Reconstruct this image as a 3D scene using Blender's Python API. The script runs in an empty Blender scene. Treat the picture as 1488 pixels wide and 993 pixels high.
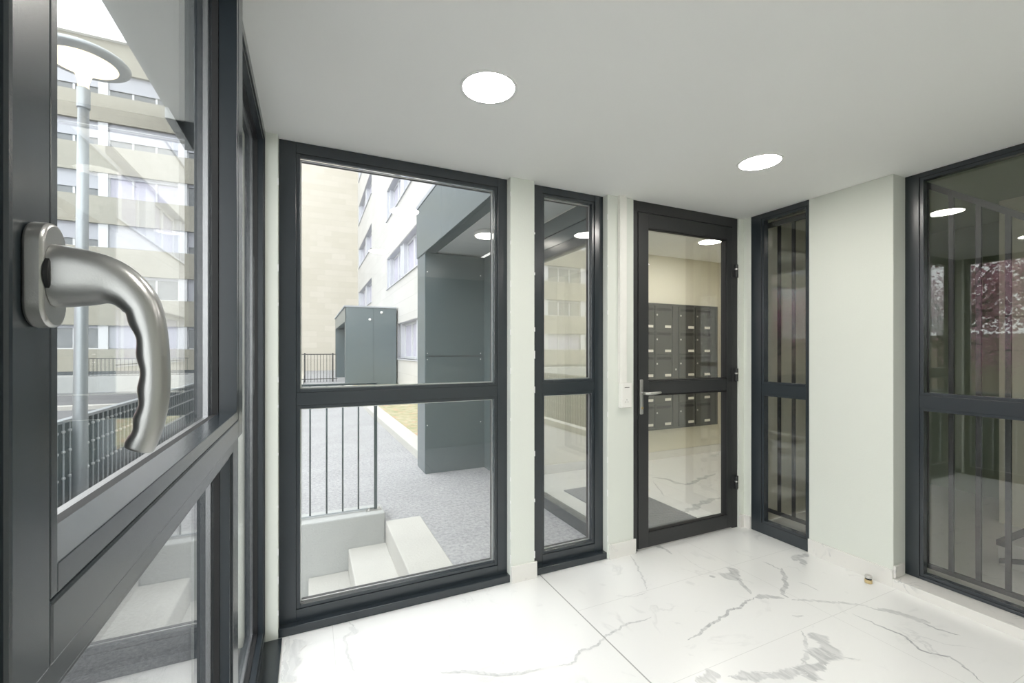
import bpy, bmesh, math, random
from mathutils import Vector, Matrix
random.seed(7)
S = bpy.context.scene
COL = S.collection
PI = math.pi

# ------------------------------------------------------------------ scene constants (metres)
H = 2.45            # ceiling of the entrance lobby
YA = 2.40           # back wall plane
XB = 3.14           # right wall plane
XC = -0.193         # inner face of the left glazing
CAMZ = 1.40
YAW = math.radians(24.77)
F = 637.0
CX, CY = 744.0, 510.0
cs, sn = math.cos(YAW), math.sin(YAW)

def ground(px, py, z=0.0):
    """point of the photo on a horizontal plane"""
    d = F * (CAMZ - z) / (py - CY)
    r = (px - CX) / F
    return ((sn + r * cs) * d, (cs - r * sn) * d)

# ------------------------------------------------------------------ materials
def new_mat(name):
    m = bpy.data.materials.new(name); m.use_nodes = True
    nt = m.node_tree; nt.nodes.clear()
    out = nt.nodes.new('ShaderNodeOutputMaterial')
    return m, nt, out

def N(nt, typ, **kw):
    n = nt.nodes.new(typ)
    for k, v in kw.items():
        if k in n.inputs.keys(): n.inputs[k].default_value = v
        else: setattr(n, k, v)
    return n

def math_n(nt, op, a, b=None, c=None, clamp=False):
    n = nt.nodes.new('ShaderNodeMath'); n.operation = op; n.use_clamp = clamp
    for i, v in enumerate((a, b, c)):
        if v is None: continue
        if isinstance(v, (int, float)): n.inputs[i].default_value = v
        else: nt.links.new(v, n.inputs[i])
    return n.outputs[0]

def vmath(nt, op, a, b=None, scale=None):
    n = nt.nodes.new('ShaderNodeVectorMath'); n.operation = op
    for i, v in enumerate((a, b)):
        if v is None: continue
        if isinstance(v, (tuple, list)): n.inputs[i].default_value = v
        else: nt.links.new(v, n.inputs[i])
    if scale is not None:
        if isinstance(scale, (int, float)): n.inputs['Scale'].default_value = scale
        else: nt.links.new(scale, n.inputs['Scale'])
    return n.outputs['Value'] if op in ('DOT_PRODUCT', 'LENGTH', 'DISTANCE') else n.outputs['Vector']

def mixc(nt, fac, a, b):
    n = nt.nodes.new('ShaderNodeMix'); n.data_type = 'RGBA'
    for i, v in ((0, fac), (6, a), (7, b)):
        if isinstance(v, (int, float)): n.inputs[i].default_value = v
        elif isinstance(v, tuple): n.inputs[i].default_value = (*v[:3], 1)
        else: nt.links.new(v, n.inputs[i])
    return n.outputs[2]

def plain(name, col, rough=.5, metal=0.0, noise=0.06, nscale=8.0, bump=0.0, bscale=60.0, spec=.5, coord='Object', coat=0):
    m, nt, out = new_mat(name)
    p = nt.nodes.new('ShaderNodeBsdfPrincipled')
    p.inputs['Roughness'].default_value = rough
    p.inputs['Metallic'].default_value = metal
    p.inputs['Specular IOR Level'].default_value = spec
    tc = nt.nodes.new('ShaderNodeTexCoord')
    nz = N(nt, 'ShaderNodeTexNoise', Scale=nscale, Detail=4.0)
    nt.links.new(tc.outputs[coord], nz.inputs['Vector'])
    a = tuple(c * (1 - noise) for c in col); b = tuple(min(1, c * (1 + noise)) for c in col)
    nt.links.new(mixc(nt, nz.outputs['Fac'], a, b), p.inputs['Base Color'])
    if bump:
        n2 = N(nt, 'ShaderNodeTexNoise', Scale=bscale, Detail=5.0)
        nt.links.new(tc.outputs[coord], n2.inputs['Vector'])
        bp = N(nt, 'ShaderNodeBump', Strength=bump, Distance=.01)
        nt.links.new(n2.outputs['Fac'], bp.inputs['Height'])
        nt.links.new(bp.outputs[0], p.inputs['Normal'])
    if coat: p.inputs['Coat Weight'].default_value = coat; p.inputs['Coat Roughness'].default_value = .18
    nt.links.new(p.outputs[0], out.inputs[0])
    return m

def glass_mat(name, ior=1.62, tint=(.965, .975, .965)):
    """architectural pane: fresnel mix of clear transmission and mirror reflection, same on both faces"""
    m, nt, out = new_mat(name)
    geo = nt.nodes.new('ShaderNodeNewGeometry')
    fr = nt.nodes.new('ShaderNodeFresnel')
    i = math_n(nt, 'MULTIPLY_ADD', geo.outputs['Backfacing'], 1 / ior - ior, ior)
    nt.links.new(i, fr.inputs['IOR'])
    t = N(nt, 'ShaderNodeBsdfTransparent'); t.inputs[0].default_value = (*tint, 1)
    g = N(nt, 'ShaderNodeBsdfGlossy'); g.inputs['Roughness'].default_value = 0.0
    g.inputs[0].default_value = (1, 1, 1, 1)
    mx = nt.nodes.new('ShaderNodeMixShader')
    nt.links.new(fr.outputs[0], mx.inputs[0]); nt.links.new(t.outputs[0], mx.inputs[1]); nt.links.new(g.outputs[0], mx.inputs[2])
    nt.links.new(mx.outputs[0], out.inputs[0])
    return m

def emit_mat(name, col, strength):
    m, nt, out = new_mat(name)
    e = N(nt, 'ShaderNodeEmission', Strength=strength); e.inputs[0].default_value = (*col, 1)
    nt.links.new(e.outputs[0], out.inputs[0])
    return m

def cladding(name, ax, c1, c2, joint, bw=1.2, bh=.6, rough=.7, offset=.5):
    """large stone or panel cladding on a vertical wall; ax = horizontal axis index (0 x, 1 y)"""
    m, nt, out = new_mat(name)
    p = nt.nodes.new('ShaderNodeBsdfPrincipled'); p.inputs['Roughness'].default_value = rough
    tc = nt.nodes.new('ShaderNodeTexCoord')
    sep = nt.nodes.new('ShaderNodeSeparateXYZ'); nt.links.new(tc.outputs['Object'], sep.inputs[0])
    cb = nt.nodes.new('ShaderNodeCombineXYZ')
    nt.links.new(sep.outputs[ax], cb.inputs[0]); nt.links.new(sep.outputs[2], cb.inputs[1])
    br = nt.nodes.new('ShaderNodeTexBrick'); br.offset = offset
    br.inputs['Color1'].default_value = (*c1, 1); br.inputs['Color2'].default_value = (*c2, 1)
    br.inputs['Mortar'].default_value = (*joint, 1); br.inputs['Scale'].default_value = 1
    br.inputs['Mortar Size'].default_value = .008; br.inputs['Brick Width'].default_value = bw
    br.inputs['Row Height'].default_value = bh; br.inputs['Bias'].default_value = -.2
    nt.links.new(cb.outputs[0], br.inputs['Vector'])
    nt.links.new(br.outputs['Color'], p.inputs['Base Color'])
    nt.links.new(p.outputs[0], out.inputs[0])
    return m

def asphalt_mat(name, base=.20):
    m, nt, out = new_mat(name)
    p = nt.nodes.new('ShaderNodeBsdfPrincipled'); p.inputs['Roughness'].default_value = .85
    tc = nt.nodes.new('ShaderNodeTexCoord')
    n1 = N(nt, 'ShaderNodeTexNoise', Scale=34.0, Detail=9.0, Roughness=.85)
    n2 = N(nt, 'ShaderNodeTexNoise', Scale=1.7, Detail=5.0, Distortion=1.2)
    for n in (n1, n2): nt.links.new(tc.outputs['Object'], n.inputs['Vector'])
    f = math_n(nt, 'MULTIPLY_ADD', n1.outputs['Fac'], 3.6, -1.3, clamp=True)
    g = math_n(nt, 'MULTIPLY_ADD', n2.outputs['Fac'], 2.2, -.6, clamp=True)
    c = mixc(nt, f, (base * .35, base * .35, base * .36), (base * 1.75, base * 1.75, base * 1.76))
    c2 = mixc(nt, g, (base * .8, base * .8, base * .85), (base * 1.2, base * 1.2, base * 1.25))
    nt.links.new(mixc(nt, .38, c, c2), p.inputs['Base Color'])
    bp = N(nt, 'ShaderNodeBump', Strength=.4, Distance=.006)
    nt.links.new(n1.outputs['Fac'], bp.inputs['Height']); nt.links.new(bp.outputs[0], p.inputs['Normal'])
    nt.links.new(p.outputs[0], out.inputs[0])
    return m

VEINS = [  # (polyline in photo pixels on the floor, half width in m, strength)
    ([(1164, 917), (1172, 940), (1170, 965), (1150, 977), (1110, 978), (1058, 984)], .006, .55),
    ([(1176, 920), (1198, 934), (1204, 952), (1192, 964)], .030, .75),
    ([(1192, 964), (1172, 978), (1180, 990)], .022, .75),
    ([(1172, 978), (1120, 982), (1062, 984)], .014, .6),
    ([(1046, 981), (1010, 991)], .022, .75),
    ([(998, 930), (1014, 920), (1040, 905), (1054, 896), (1058, 889), (1078, 884), (1083, 876), (1097, 869)], .0045, .8),
    ([(1097, 869), (1118, 867), (1140, 870)], .010, .7),
    ([(1146, 869), (1136, 864), (1141, 845), (1136, 826)], .008, .7),
    ([(1136, 830), (1120, 823), (1108, 817)], .003, .7),
    ([(1150, 872), (1190, 874), (1230, 878), (1262, 882)], .006, .45),
    ([(1258, 882), (1290, 890), (1330, 902), (1360, 914), (1396, 924)], .0035, .9),
    ([(1275, 884), (1320, 896), (1352, 907)], .014, .55),
    ([(1238, 893), (1275, 908), (1312, 925), (1336, 944), (1352, 951), (1380, 956), (1400, 968), (1428, 993)], .003, .9),
    ([(1056, 842), (1066, 834), (1072, 828)], .030, .75),
    ([(1074, 842), (1084, 856), (1090, 864)], .007, .6),
    ([(1030, 838), (1040, 839)], .008, .7),
    ([(1190, 859), (1172, 850), (1160, 846)], .002, .6),
    ([(1152, 815), (1168, 806), (1176, 806)], .016, .65),
    ([(1150, 812), (1166, 816), (1170, 822)], .012, .6),
    ([(942, 790), (960, 795), (976, 806)], .006, .7),
    ([(950, 792), (962, 797)], .014, .6),
    ([(812, 969), (830, 966), (838, 955), (842, 947), (858, 943), (876, 932), (882, 926), (900, 914), (930, 904), (948, 898)], .0035, .6),
    ([(640, 977), (690, 977), (725, 980), (760, 978), (786, 972)], .0035, .45),
    ([(508, 904), (514, 918), (503, 925), (508, 950), (516, 978)], .003, .4),
    ([(508, 912), (518, 922)], .010, .25),
    ([(428, 930), (436, 940), (426, 955), (418, 975), (424, 993)], .018, .38),
    ([(420, 925), (416, 960), (414, 993)], .006, .35),
    ([(917, 808), (926, 824), (937, 845), (940, 858)], .003, .45),
    ([(895, 866), (926, 868), (940, 862)], .002, .3),
    ([(1208, 952), (1222, 957), (1252, 960)], .002, .5),
    ([(1150, 896), (1170, 898)], .004, .4),
    ([(947, 694), (965, 696), (985, 703), (1000, 705), (1012, 699), (1040, 689)], .016, .75),
    ([(985, 746), (1005, 742), (1018, 732), (1046, 724)], .020, .7),
    ([(948, 700), (958, 712), (966, 722)], .004, .5),
    ([(1030, 664), (1045, 660)], .02, .5),
]

def marble_mat(name, veins=True, inlay=False, base=(.83, .83, .815), joints=True, rough=.22, vscale=1.0):
    m, nt, out = new_mat(name)
    p = nt.nodes.new('ShaderNodeBsdfPrincipled'); p.inputs['Roughness'].default_value = rough
    tc = nt.nodes.new('ShaderNodeTexCoord')
    P = tc.outputs['Object']
    # faint clouds and hairline veins everywhere
    c = N(nt, 'ShaderNodeTexNoise', Scale=1.6 * vscale, Detail=6.0, Distortion=1.5)
    nt.links.new(P, c.inputs['Vector'])
    hair = math_n(nt, 'ABSOLUTE', math_n(nt, 'SUBTRACT', c.outputs['Fac'], .5))
    hair = math_n(nt, 'SUBTRACT', 1.0, math_n(nt, 'MULTIPLY', hair, 55.0, clamp=True), clamp=True)
    m2 = N(nt, 'ShaderNodeTexNoise', Scale=3.1 * vscale, Detail=2.0)
    nt.links.new(P, m2.inputs['Vector'])
    gate = math_n(nt, 'MULTIPLY_ADD', m2.outputs['Fac'], 5.0, -2.6, clamp=True)
    mask = math_n(nt, 'MULTIPLY', math_n(nt, 'MULTIPLY', hair, gate), .30 if veins else .6)
    spots = N(nt, 'ShaderNodeTexNoise', Scale=9.0, Detail=5.0, Distortion=.6); nt.links.new(P, spots.inputs['Vector'])
    sp = math_n(nt, 'MULTIPLY', math_n(nt, 'MULTIPLY_ADD', spots.outputs['Fac'], 8.0, -5.2, clamp=True), .22)
    mask = math_n(nt, 'MAXIMUM', mask, sp)
    if inlay:
        uv = nt.nodes.new('ShaderNodeUVMap'); uv.uv_map = 'UVMap'
        su = nt.nodes.new('ShaderNodeSeparateXYZ'); nt.links.new(uv.outputs[0], su.inputs[0])
        strand = N(nt, 'ShaderNodeTexNoise', Scale=45.0, Detail=3.0, Distortion=.8)
        mp = N(nt, 'ShaderNodeMapping'); mp.inputs['Scale'].default_value = (1, .22, 1)
        mp.inputs['Rotation'].default_value = (0, 0, .9)
        nt.links.new(P, mp.inputs['Vector']); nt.links.new(mp.outputs[0], strand.inputs['Vector'])
        edge = math_n(nt, 'MULTIPLY', math_n(nt, 'SUBTRACT', 1.0, math_n(nt, 'ABSOLUTE', math_n(nt, 'MULTIPLY_ADD', su.outputs[0], 2.0, -1.0))), 3.0, clamp=True)
        body = math_n(nt, 'MULTIPLY_ADD', strand.outputs['Fac'], 2.4, -.45, clamp=True)
        body = math_n(nt, 'MAXIMUM', body, .5)
        k = math_n(nt, 'MULTIPLY', math_n(nt, 'MULTIPLY', edge, body), su.outputs[1])
        mask = math_n(nt, 'MAXIMUM', mask, k)
    col = mixc(nt, mask, base, (.36, .37, .38))
    big = N(nt, 'ShaderNodeTexNoise', Scale=1.1, Detail=2.0); nt.links.new(P, big.inputs['Vector'])
    col = mixc(nt, math_n(nt, 'MULTIPLY', big.outputs['Fac'], .12), col, (.68, .67, .65))
    if joints:
        sep = nt.nodes.new('ShaderNodeSeparateXYZ'); nt.links.new(P, sep.inputs[0])
        def line(sock, at, period, w):
            a = math_n(nt, 'SUBTRACT', sock, at)
            a = math_n(nt, 'PINGPONG', a, period / 2) if period else math_n(nt, 'ABSOLUTE', a)
            return math_n(nt, 'LESS_THAN', a, w)
        jx = line(sep.outputs[0], 1.305, 0, .0036)
        jx2 = math_n(nt, 'MULTIPLY', line(sep.outputs[0], 1.305, 1.2, .0013), .3)
        jy = math_n(nt, 'MULTIPLY', line(sep.outputs[1], 1.392, .6, .0013), .3)
        side = math_n(nt, 'GREATER_THAN', sep.outputs[0], 1.305)
        jy = math_n(nt, 'MULTIPLY', jy, side)
        j = math_n(nt, 'MAXIMUM', math_n(nt, 'MAXIMUM', math_n(nt, 'MULTIPLY', jx, .8), jx2), jy)
        col = mixc(nt, j, col, (.30, .30, .29))
    nt.links.new(col, p.inputs['Base Color'])
    nt.links.new(p.outputs[0], out.inputs[0])
    return m

def lawn_mat(name):
    m, nt, out = new_mat(name)
    p = nt.nodes.new('ShaderNodeBsdfPrincipled'); p.inputs['Roughness'].default_value = .9
    tc = nt.nodes.new('ShaderNodeTexCoord')
    v = N(nt, 'ShaderNodeTexVoronoi', Scale=9.0); nt.links.new(tc.outputs['Object'], v.inputs['Vector'])
    r = nt.nodes.new('ShaderNodeValToRGB')
    sp = nt.nodes.new('ShaderNodeSeparateColor'); nt.links.new(v.outputs['Color'], sp.inputs[0])
    e = r.color_ramp.elements
    e[0].position = 0; e[0].color = (.24, .26, .13, 1); e[1].position = 1; e[1].color = (.50, .30, .20, 1)
    x = e.new(.45); x.color = (.44, .38, .26, 1)
    x = e.new(.7); x.color = (.33, .32, .18, 1)
    nt.links.new(sp.outputs[0], r.inputs[0]); nt.links.new(r.outputs[0], p.inputs['Base Color'])
    nt.links.new(p.outputs[0], out.inputs[0])
    return m

M = dict(
    frame=plain('anthracite_aluminium', (.021, .028, .034), .27, 0, .05, 4, .03, 900, .6, coat=.3),
    frame_dark=plain('dark_door_aluminium', (.026, .027, .028), .42, 0, .05, 4, .06, 900, .5),
    gasket=plain('black_rubber', (.008, .008, .009), .6),
    spacer=plain('bright_spacer', (.75, .75, .76), .3, .7),
    wall=plain('pale_green_paint', (.695, .72, .665), .7, 0, .015, 3, .08, 120),
    wall_warm=plain('cream_paint', (.74, .71, .60), .7, 0, .015, 3, .05, 120),
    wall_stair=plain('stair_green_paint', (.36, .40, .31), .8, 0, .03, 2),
    ceil=plain('white_ceiling_paint', (.93, .93, .915), .8, 0, .01, 2),
    ring=plain('white_trim', (.85, .85, .84), .4),
    glass=glass_mat('clear_glass'), glass_door=glass_mat('reflective_glass', 2.1),
    marble=marble_mat('white_marble_tiles'),
    marble_v=marble_mat('marble_veins', inlay=True),
    marble_b=marble_mat('marble_skirting', veins=False, base=(.76, .745, .71), joints=False, vscale=2.4),
    mat=plain('grey_ribbed_mat', (.24, .24, .25), .9, 0, .2, 200, .4, 300),
    steel=plain('brushed_steel', (.62, .61, .59), .28, .95, .04, 30, .03, 400),
    handle=plain('satin_aluminium', (.43, .43, .42), .30, .9, .03, 12, .03, 700),
    brass=plain('brass', (.70, .55, .30), .35, .9),
    plastic=plain('white_plastic', (.82, .81, .77), .4),
    darkplastic=plain('dark_plastic', (.02, .02, .02), .5),
    mail=plain('mailbox_grey', (.075, .075, .07), .4, .2, .03),
    mailslot=plain('mailbox_slot', (.02, .02, .02), .5),
    paper=plain('name_paper', (.82, .80, .72), .7),
    bar=plain('dark_iron', (.045, .043, .045), .5, .3),
    fence=plain('green_grey_iron', (.035, .055, .062), .45, .2),
    fencedot=plain('pale_collar', (.7, .72, .74), .4, .4),
    galv=plain('galvanised_steel', (.42, .45, .47), .45, .6, .05, 5),
    conc=plain('pale_concrete', (.50, .49, .455), .85, 0, .07, 6, .3, 60),
    conc_grey=plain('grey_concrete', (.42, .43, .42), .85, 0, .07, 4, .3, 60),
    asphalt=asphalt_mat('asphalt_path', .31),
    asphalt_d=asphalt_mat('asphalt_yard', .17),
    lawn=lawn_mat('autumn_lawn'),
    panel=plain('grey_green_cement_panel', (.085, .115, .125), .26, 0, .05, 2, .02, 300, .9),
    panel_j=plain('panel_joint', (.02, .025, .028), .6),
    soffit=plain('soffit_white', (.72, .74, .74), .7),
    clad=cladding('cream_cladding', 1, (.52, .51, .49), (.56, .55, .53), (.43, .42, .40), 1.4, .55),
    clad_x=cladding('gable_stone', 0, (.50, .465, .39), (.56, .52, .45), (.45, .42, .36), .95, .40),
    clad_b=cladding('beige_band_cladding', 0, (.31, .295, .245), (.335, .32, .265), (.26, .245, .20), 1.6, .55),
    pvc=plain('white_window_plastic', (.60, .61, .63), .4),
    reveal=plain('lavender_grey_lining', (.52, .53, .57), .5),
    shutter=plain('roller_shutter', (.40, .41, .45), .55, 0, .04, 6),
    winglass=plain('dark_window_glass', (.10, .11, .12), .08, 0, .5, 3, spec=1.0),
    curtain=plain('net_curtain', (.45, .44, .52), .8, 0, .15, 5),
    roofmetal=plain('roof_metal', (.35, .37, .40), .5),
    bark=plain('dark_bark', (.07, .05, .045), .9, 0, .2, 12, .5, 40),
    stone=cladding('stone_wall', 1, (.60, .53, .40), (.68, .61, .47), (.44, .39, .30), .45, .22),
    stone_x=plain('stone_coping', (.5, .47, .40), .9, 0, .1, 6, .3, 30),
    wood=plain('old_wood', (.55, .42, .28), .8, 0, .15, 10),
)
M['lamp'] = emit_mat('downlight_glow', (1.0, .955, .90), 85.0)
M['lamp_far'] = emit_mat('porch_glow', (1.0, .93, .84), 14.0)
M['street'] = emit_mat('street_lamp_glow', (1.0, .86, .66), 2.4)

# petals: pink blossom
M['petal'] = plain('pink_blossom', (.72, .40, .50), .8, 0, .35, 3)

# ------------------------------------------------------------------ mesh builder
class MB:
    def __init__(s, f=None):
        s.bm = bmesh.new(); s.f = f
    def _p(s, p): return s.f(*p) if s.f else p
    def box(s, x0, x1, y0, y1, z0, z1):
        P = [(x, y, z) for x in (x0, x1) for y in (y0, y1) for z in (z0, z1)]
        v = [s.bm.verts.new(s._p(p)) for p in P]
        for f in ((0, 1, 3, 2), (4, 6, 7, 5), (0, 4, 5, 1), (2, 3, 7, 6), (0, 2, 6, 4), (1, 5, 7, 3)):
            s.bm.faces.new([v[i] for i in f])
        return s
    def ring(s, u0, u1, z0, z1, wl, wr, wt, wb, a, b):
        """rectangular frame in the u-z plane from depth a to b, mitre-like"""
        s.box(u0, u0 + wl, a, b, z0, z1); s.box(u1 - wr, u1, a, b, z0, z1)
        s.box(u0 + wl, u1 - wr, a, b, z0, z0 + wb); s.box(u0 + wl, u1 - wr, a, b, z1 - wt, z1)
        return s
    def prism(s, pts, a, b, axis='y'):
        """closed outline extruded; axis y: pts are (x,z); x: pts are (y,z); z: pts are (x,y)"""
        def mk(p, t):
            if axis == 'y': return (p[0], t, p[1])
            if axis == 'x': return (t, p[0], p[1])
            return (p[0], p[1], t)
        A = [s.bm.verts.new(s._p(mk(p, a))) for p in pts]; B = [s.bm.verts.new(s._p(mk(p, b))) for p in pts]
        n = len(pts)
        s.bm.faces.new(A); s.bm.faces.new(B[::-1])
        for i in range(n): s.bm.faces.new((A[i], B[i], B[(i + 1) % n], A[(i + 1) % n]))
        return s
    def lathe(s, prof, c=(0, 0, 0), n=32, axis=(0, 0, 1), cap=True):
        """prof: list of (r, h) along axis"""
        q = Vector((0, 0, 1)).rotation_difference(Vector(axis)).to_matrix()
        rings = []
        for r, h in prof:
            rings.append([s.bm.verts.new(s._p(tuple(Vector(c) + q @ Vector((r * math.cos(2 * PI * i / n), r * math.sin(2 * PI * i / n), h))))) for i in range(n)])
        for a, b in zip(rings, rings[1:]):
            for i in range(n): s.bm.faces.new((a[i], a[(i + 1) % n], b[(i + 1) % n], b[i]))
        if cap: s.bm.faces.new(rings[0][::-1]); s.bm.faces.new(rings[-1])
        return s
    def tube(s, pts, r, n=10):
        """round tube through points; r number or list"""
        P = [Vector(p) for p in pts]; rr = r if isinstance(r, (list, tuple)) else [r] * len(P)
        rings = []; up = None
        for i, p in enumerate(P):
            t = (P[min(i + 1, len(P) - 1)] - P[max(i - 1, 0)]).normalized()
            if up is None: up = Vector((0, 0, 1)) if abs(t.z) < .9 else Vector((1, 0, 0))
            a = t.cross(up).normalized(); b = a.cross(t).normalized(); up = b
            rings.append([s.bm.verts.new(s._p(tuple(p + rr[i] * (a * math.cos(2 * PI * k / n) + b * math.sin(2 * PI * k / n))))) for k in range(n)])
        for a, b in zip(rings, rings[1:]):
            for i in range(n): s.bm.faces.new((a[i], a[(i + 1) % n], b[(i + 1) % n], b[i]))
        s.bm.faces.new(rings[0][::-1]); s.bm.faces.new(rings[-1])
        return s
    def grid_wall(s, u0, u1, z0, z1, a, b, holes):
        """wall panel with rectangular openings (u0,u1,z0,z1)"""
        us = sorted({u0, u1, *[h[0] for h in holes], *[h[1] for h in holes]}); us = [u for u in us if u0 <= u <= u1]
        zs = sorted({z0, z1, *[h[2] for h in holes], *[h[3] for h in holes]}); zs = [z for z in zs if z0 <= z <= z1]
        for ua, ub in zip(us, us[1:]):
            run = None
            for za, zb in list(zip(zs, zs[1:])) + [(None, None)]:
                solid = za is not None and not any(h[0] < (ua + ub) / 2 < h[1] and h[2] < (za + zb) / 2 < h[3] for h in holes)
                if solid: run = (run[0], zb) if run else (za, zb)
                elif run: s.box(ua, ub, a, b, run[0], run[1]); run = None
        return s
    def done(s, name, mat, parent=None, smooth=False, bevel=0.0, origin=None):
        bmesh.ops.recalc_face_normals(s.bm, faces=s.bm.faces)
        me = bpy.data.meshes.new(name); s.bm.to_mesh(me); s.bm.free()
        o = bpy.data.objects.new(name, me); COL.objects.link(o)
        me.materials.append(mat if not isinstance(mat, str) else M[mat])
        if smooth:
            for p in me.polygons: p.use_smooth = True
            if smooth != 'all':
                try: me.set_sharp_from_angle(angle=math.radians(35))
                except Exception: pass
        if bevel:
            md = o.modifiers.new('bevel', 'BEVEL'); md.width = bevel; md.segments = 2; md.limit_method = 'ANGLE'
        if parent is not None:
            o.parent = parent
            bpy.context.view_layer.update()
            o.matrix_parent_inverse = parent.matrix_world.inverted()
        return o

def empty(name, loc=(0, 0, 0)):
    o = bpy.data.objects.new(name, None); o.location = loc; o.empty_display_size = .1
    COL.objects.link(o); bpy.context.view_layer.update(); return o

def tag(o, label, cat, group=None, kind=None):
    o['label'] = label; o['category'] = cat
    if group: o['group'] = group
    if kind: o['kind'] = kind
    return o

def copy_tree(o, parent=None, offset=(0, 0, 0)):
    c = o.copy(); COL.objects.link(c)
    if parent is not None: c.parent = parent
    c.location = Vector(o.location) + Vector(offset)
    for ch in o.children: copy_tree(ch, c)
    return c

def mapA(y0): return lambda u, w, z: (u, y0 + w, z)        # back wall: u = x, w = outward
def mapB(x0): return lambda u, w, z: (x0 + w, u, z)        # right wall: u = y, w = outward
def mapC(x0): return lambda u, w, z: (x0 - w, u, z)        # left wall: u = y, w = outward

STR = 'structure'
# ================================================================== the lobby shell
def vein_faces(me, far=False):
    """grey vein shapes of the marble, ragged ribbons flush in the tile surface"""
    bm = bmesh.new(); bm.from_mesh(me); uvl = bm.loops.layers.uv.new('UVMap'); rnd = random.Random(4)
    for n_, (pts, w, st) in enumerate(VEINS):
        q = [Vector((*ground(x, y), 0)) for x, y in pts]
        if (q[0].y > 2.47) != far: continue
        L = []; 
        for a, b in zip(q, q[1:]):
            k = max(2, int((b - a).length / .008))
            L += [a.lerp(b, i / k) for i in range(k)]
        L.append(q[-1])
        # wandering line
        out_ = []; off = 0
        for i, p in enumerate(L):
            k_ = max(1, int(w / .0025)); t_ = (L[min(i + k_, len(L) - 1)] - L[max(i - k_, 0)]).normalized(); nn = Vector((-t_.y, t_.x, 0))
            off = off * .82 + rnd.gauss(0, .0028)
            e_ = min(1, min(i, len(L) - 1 - i) / (len(L) * .18) + .12)
            ww = w * 1.5 + .0016
            wl = ww * e_ * (1 + .5 * math.sin(i * .37 + n_) * (w > .008)) + abs(rnd.gauss(0, w * .28))
            wr = ww * e_ * (1 + .5 * math.sin(i * .23 + 2 * n_) * (w > .008)) + abs(rnd.gauss(0, w * .28))
            c = p + nn * off
            z = .0004 + n_ * .00006
            out_.append([bm.verts.new((c + nn * wl).to_tuple()[:2] + (z,)), bm.verts.new((c - nn * wr).to_tuple()[:2] + (z,))])
        for a, b in zip(out_, out_[1:]):
            f = bm.faces.new((a[0], a[1], b[1], b[0])); f.material_index = 1; f.normal_update()
            if f.normal.z < 0: f.normal_flip()
            for l in f.loops:
                l[uvl].uv = (0 if l.vert in (a[0], b[0]) else 1, st)
    bm.to_mesh(me); bm.free()
t = MB().box(-.20, 3.34, -1.2, 2.47, -.12, 0).done('floor', 'marble')
t.data.materials.append(M['marble_v']); vein_faces(t.data)
tag(t, 'white marble tiled floor with grey veins of the glazed entrance', 'floor', kind=STR)
t = MB().box(-.235, 3.34, -1.35, 2.56, H, 2.60).done('ceiling', 'ceil')
tag(t, 'smooth white ceiling above the marble entrance floor', 'ceiling', kind=STR)

W1 = (-.139, 1.098); W2 = (1.2615, 1.813); D1 = (2.034, 3.085)
wa = MB()
wa.grid_wall(-.235, XB + .3, 0, H, YA, YA + .16, [(W1[0], W1[1], 0, 2.45), (W2[0], W2[1], 0, 2.45), (D1[0], D1[1], 0, 2.45)])
o = wa.done('wall_back', 'wall', bevel=.004)
tag(o, 'pale green plastered back wall piers between the dark framed windows', 'wall', kind=STR)
W3 = (1.70, 2.345); W4 = (.10, 1.412)
# window 3 spans y from the corner down to the pier, window 4 lies nearer the camera
Y3a, Y3b = 1.896, 2.336
Y4a, Y4b = -.35, 1.412
wb = MB(mapB(XB))
wb.grid_wall(-1.2, YA, 0, H, 0, .20, [(Y3a, Y3b, 0, 2.45), (Y4a, Y4b, 0, 2.45)])
o = wb.done('wall_right', 'wall', bevel=.004)
tag(o, 'pale green plastered right wall pier between the narrow and wide windows', 'wall', kind=STR)
o = MB(lambda u, w, z: (u, -1.35 + w, z)).box(-.30, 3.34, 0, .15, 0, H).done('wall_front', 'wall')
tag(o, 'pale green wall behind the viewpoint', 'wall', kind=STR)

def skirting(name, boxes, label):
    m = MB()
    for b in boxes: m.box(*b)
    o = m.done(name, 'marble_b', bevel=.0015); tag(o, label, 'skirting', kind=STR)
skirting('baseboard_back', [(W1[1] + .012, W2[0] + .012, YA - .012, YA, 0, .10), (W1[1]+.002, W1[1] + .012, YA - .012, YA + .03, 0, .10),
                            (W2[1] + .012, D1[0] + .012, YA - .012, YA, 0, .10), (D1[1], XB, YA - .012, YA, 0, .10)],
         'veined marble skirting at the foot of the back wall piers')
skirting('baseboard_right', [(XB - .012, XB, Y3b, YA - .012, 0, .10), (XB - .012, XB, Y4b, Y3a, 0, .10),
                             (XB, XB + .10, Y4b - .012, Y4b, .055, .125)],
         'veined marble skirting along the right wall pier')
o = MB().box(XB - .012, XB + .155, Y4a, Y4b, 0, .052).done('trim_1', 'marble_b', bevel=.002)
tag(o, 'low white marble sill under the wide right window', 'sill', kind=STR)
o = MB().box(XC, -.122, -1.2, YA - .002, 0, .006).done('trim_2', 'frame')
tag(o, 'dark metal threshold strip along the left glazing', 'threshold', kind=STR)
# crooked joint sealant beads where the plaster meets the frames
m = MB()
for x in (W1[0], W1[1], W2[0], W2[1]):
    z = .12
    while z < 2.4:
        l = random.uniform(.01, .05); m.box(x - .0018, x + .0018, YA - .003, YA + .002, z, z + l); z += l + random.uniform(.08, .4)
o = m.done('trim_3', 'ring'); tag(o, 'rough white filler beads along the frame edges of the back wall', 'filler', kind=STR)

# ================================================================== glazed frames
def pane(f, parent, u0, u1, z0, z1, w, name='glass', th=.006):
    g = MB(f).box(u0, u1, w, w + th, z0, z1).done(name, 'glass', parent)
    return g

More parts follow.
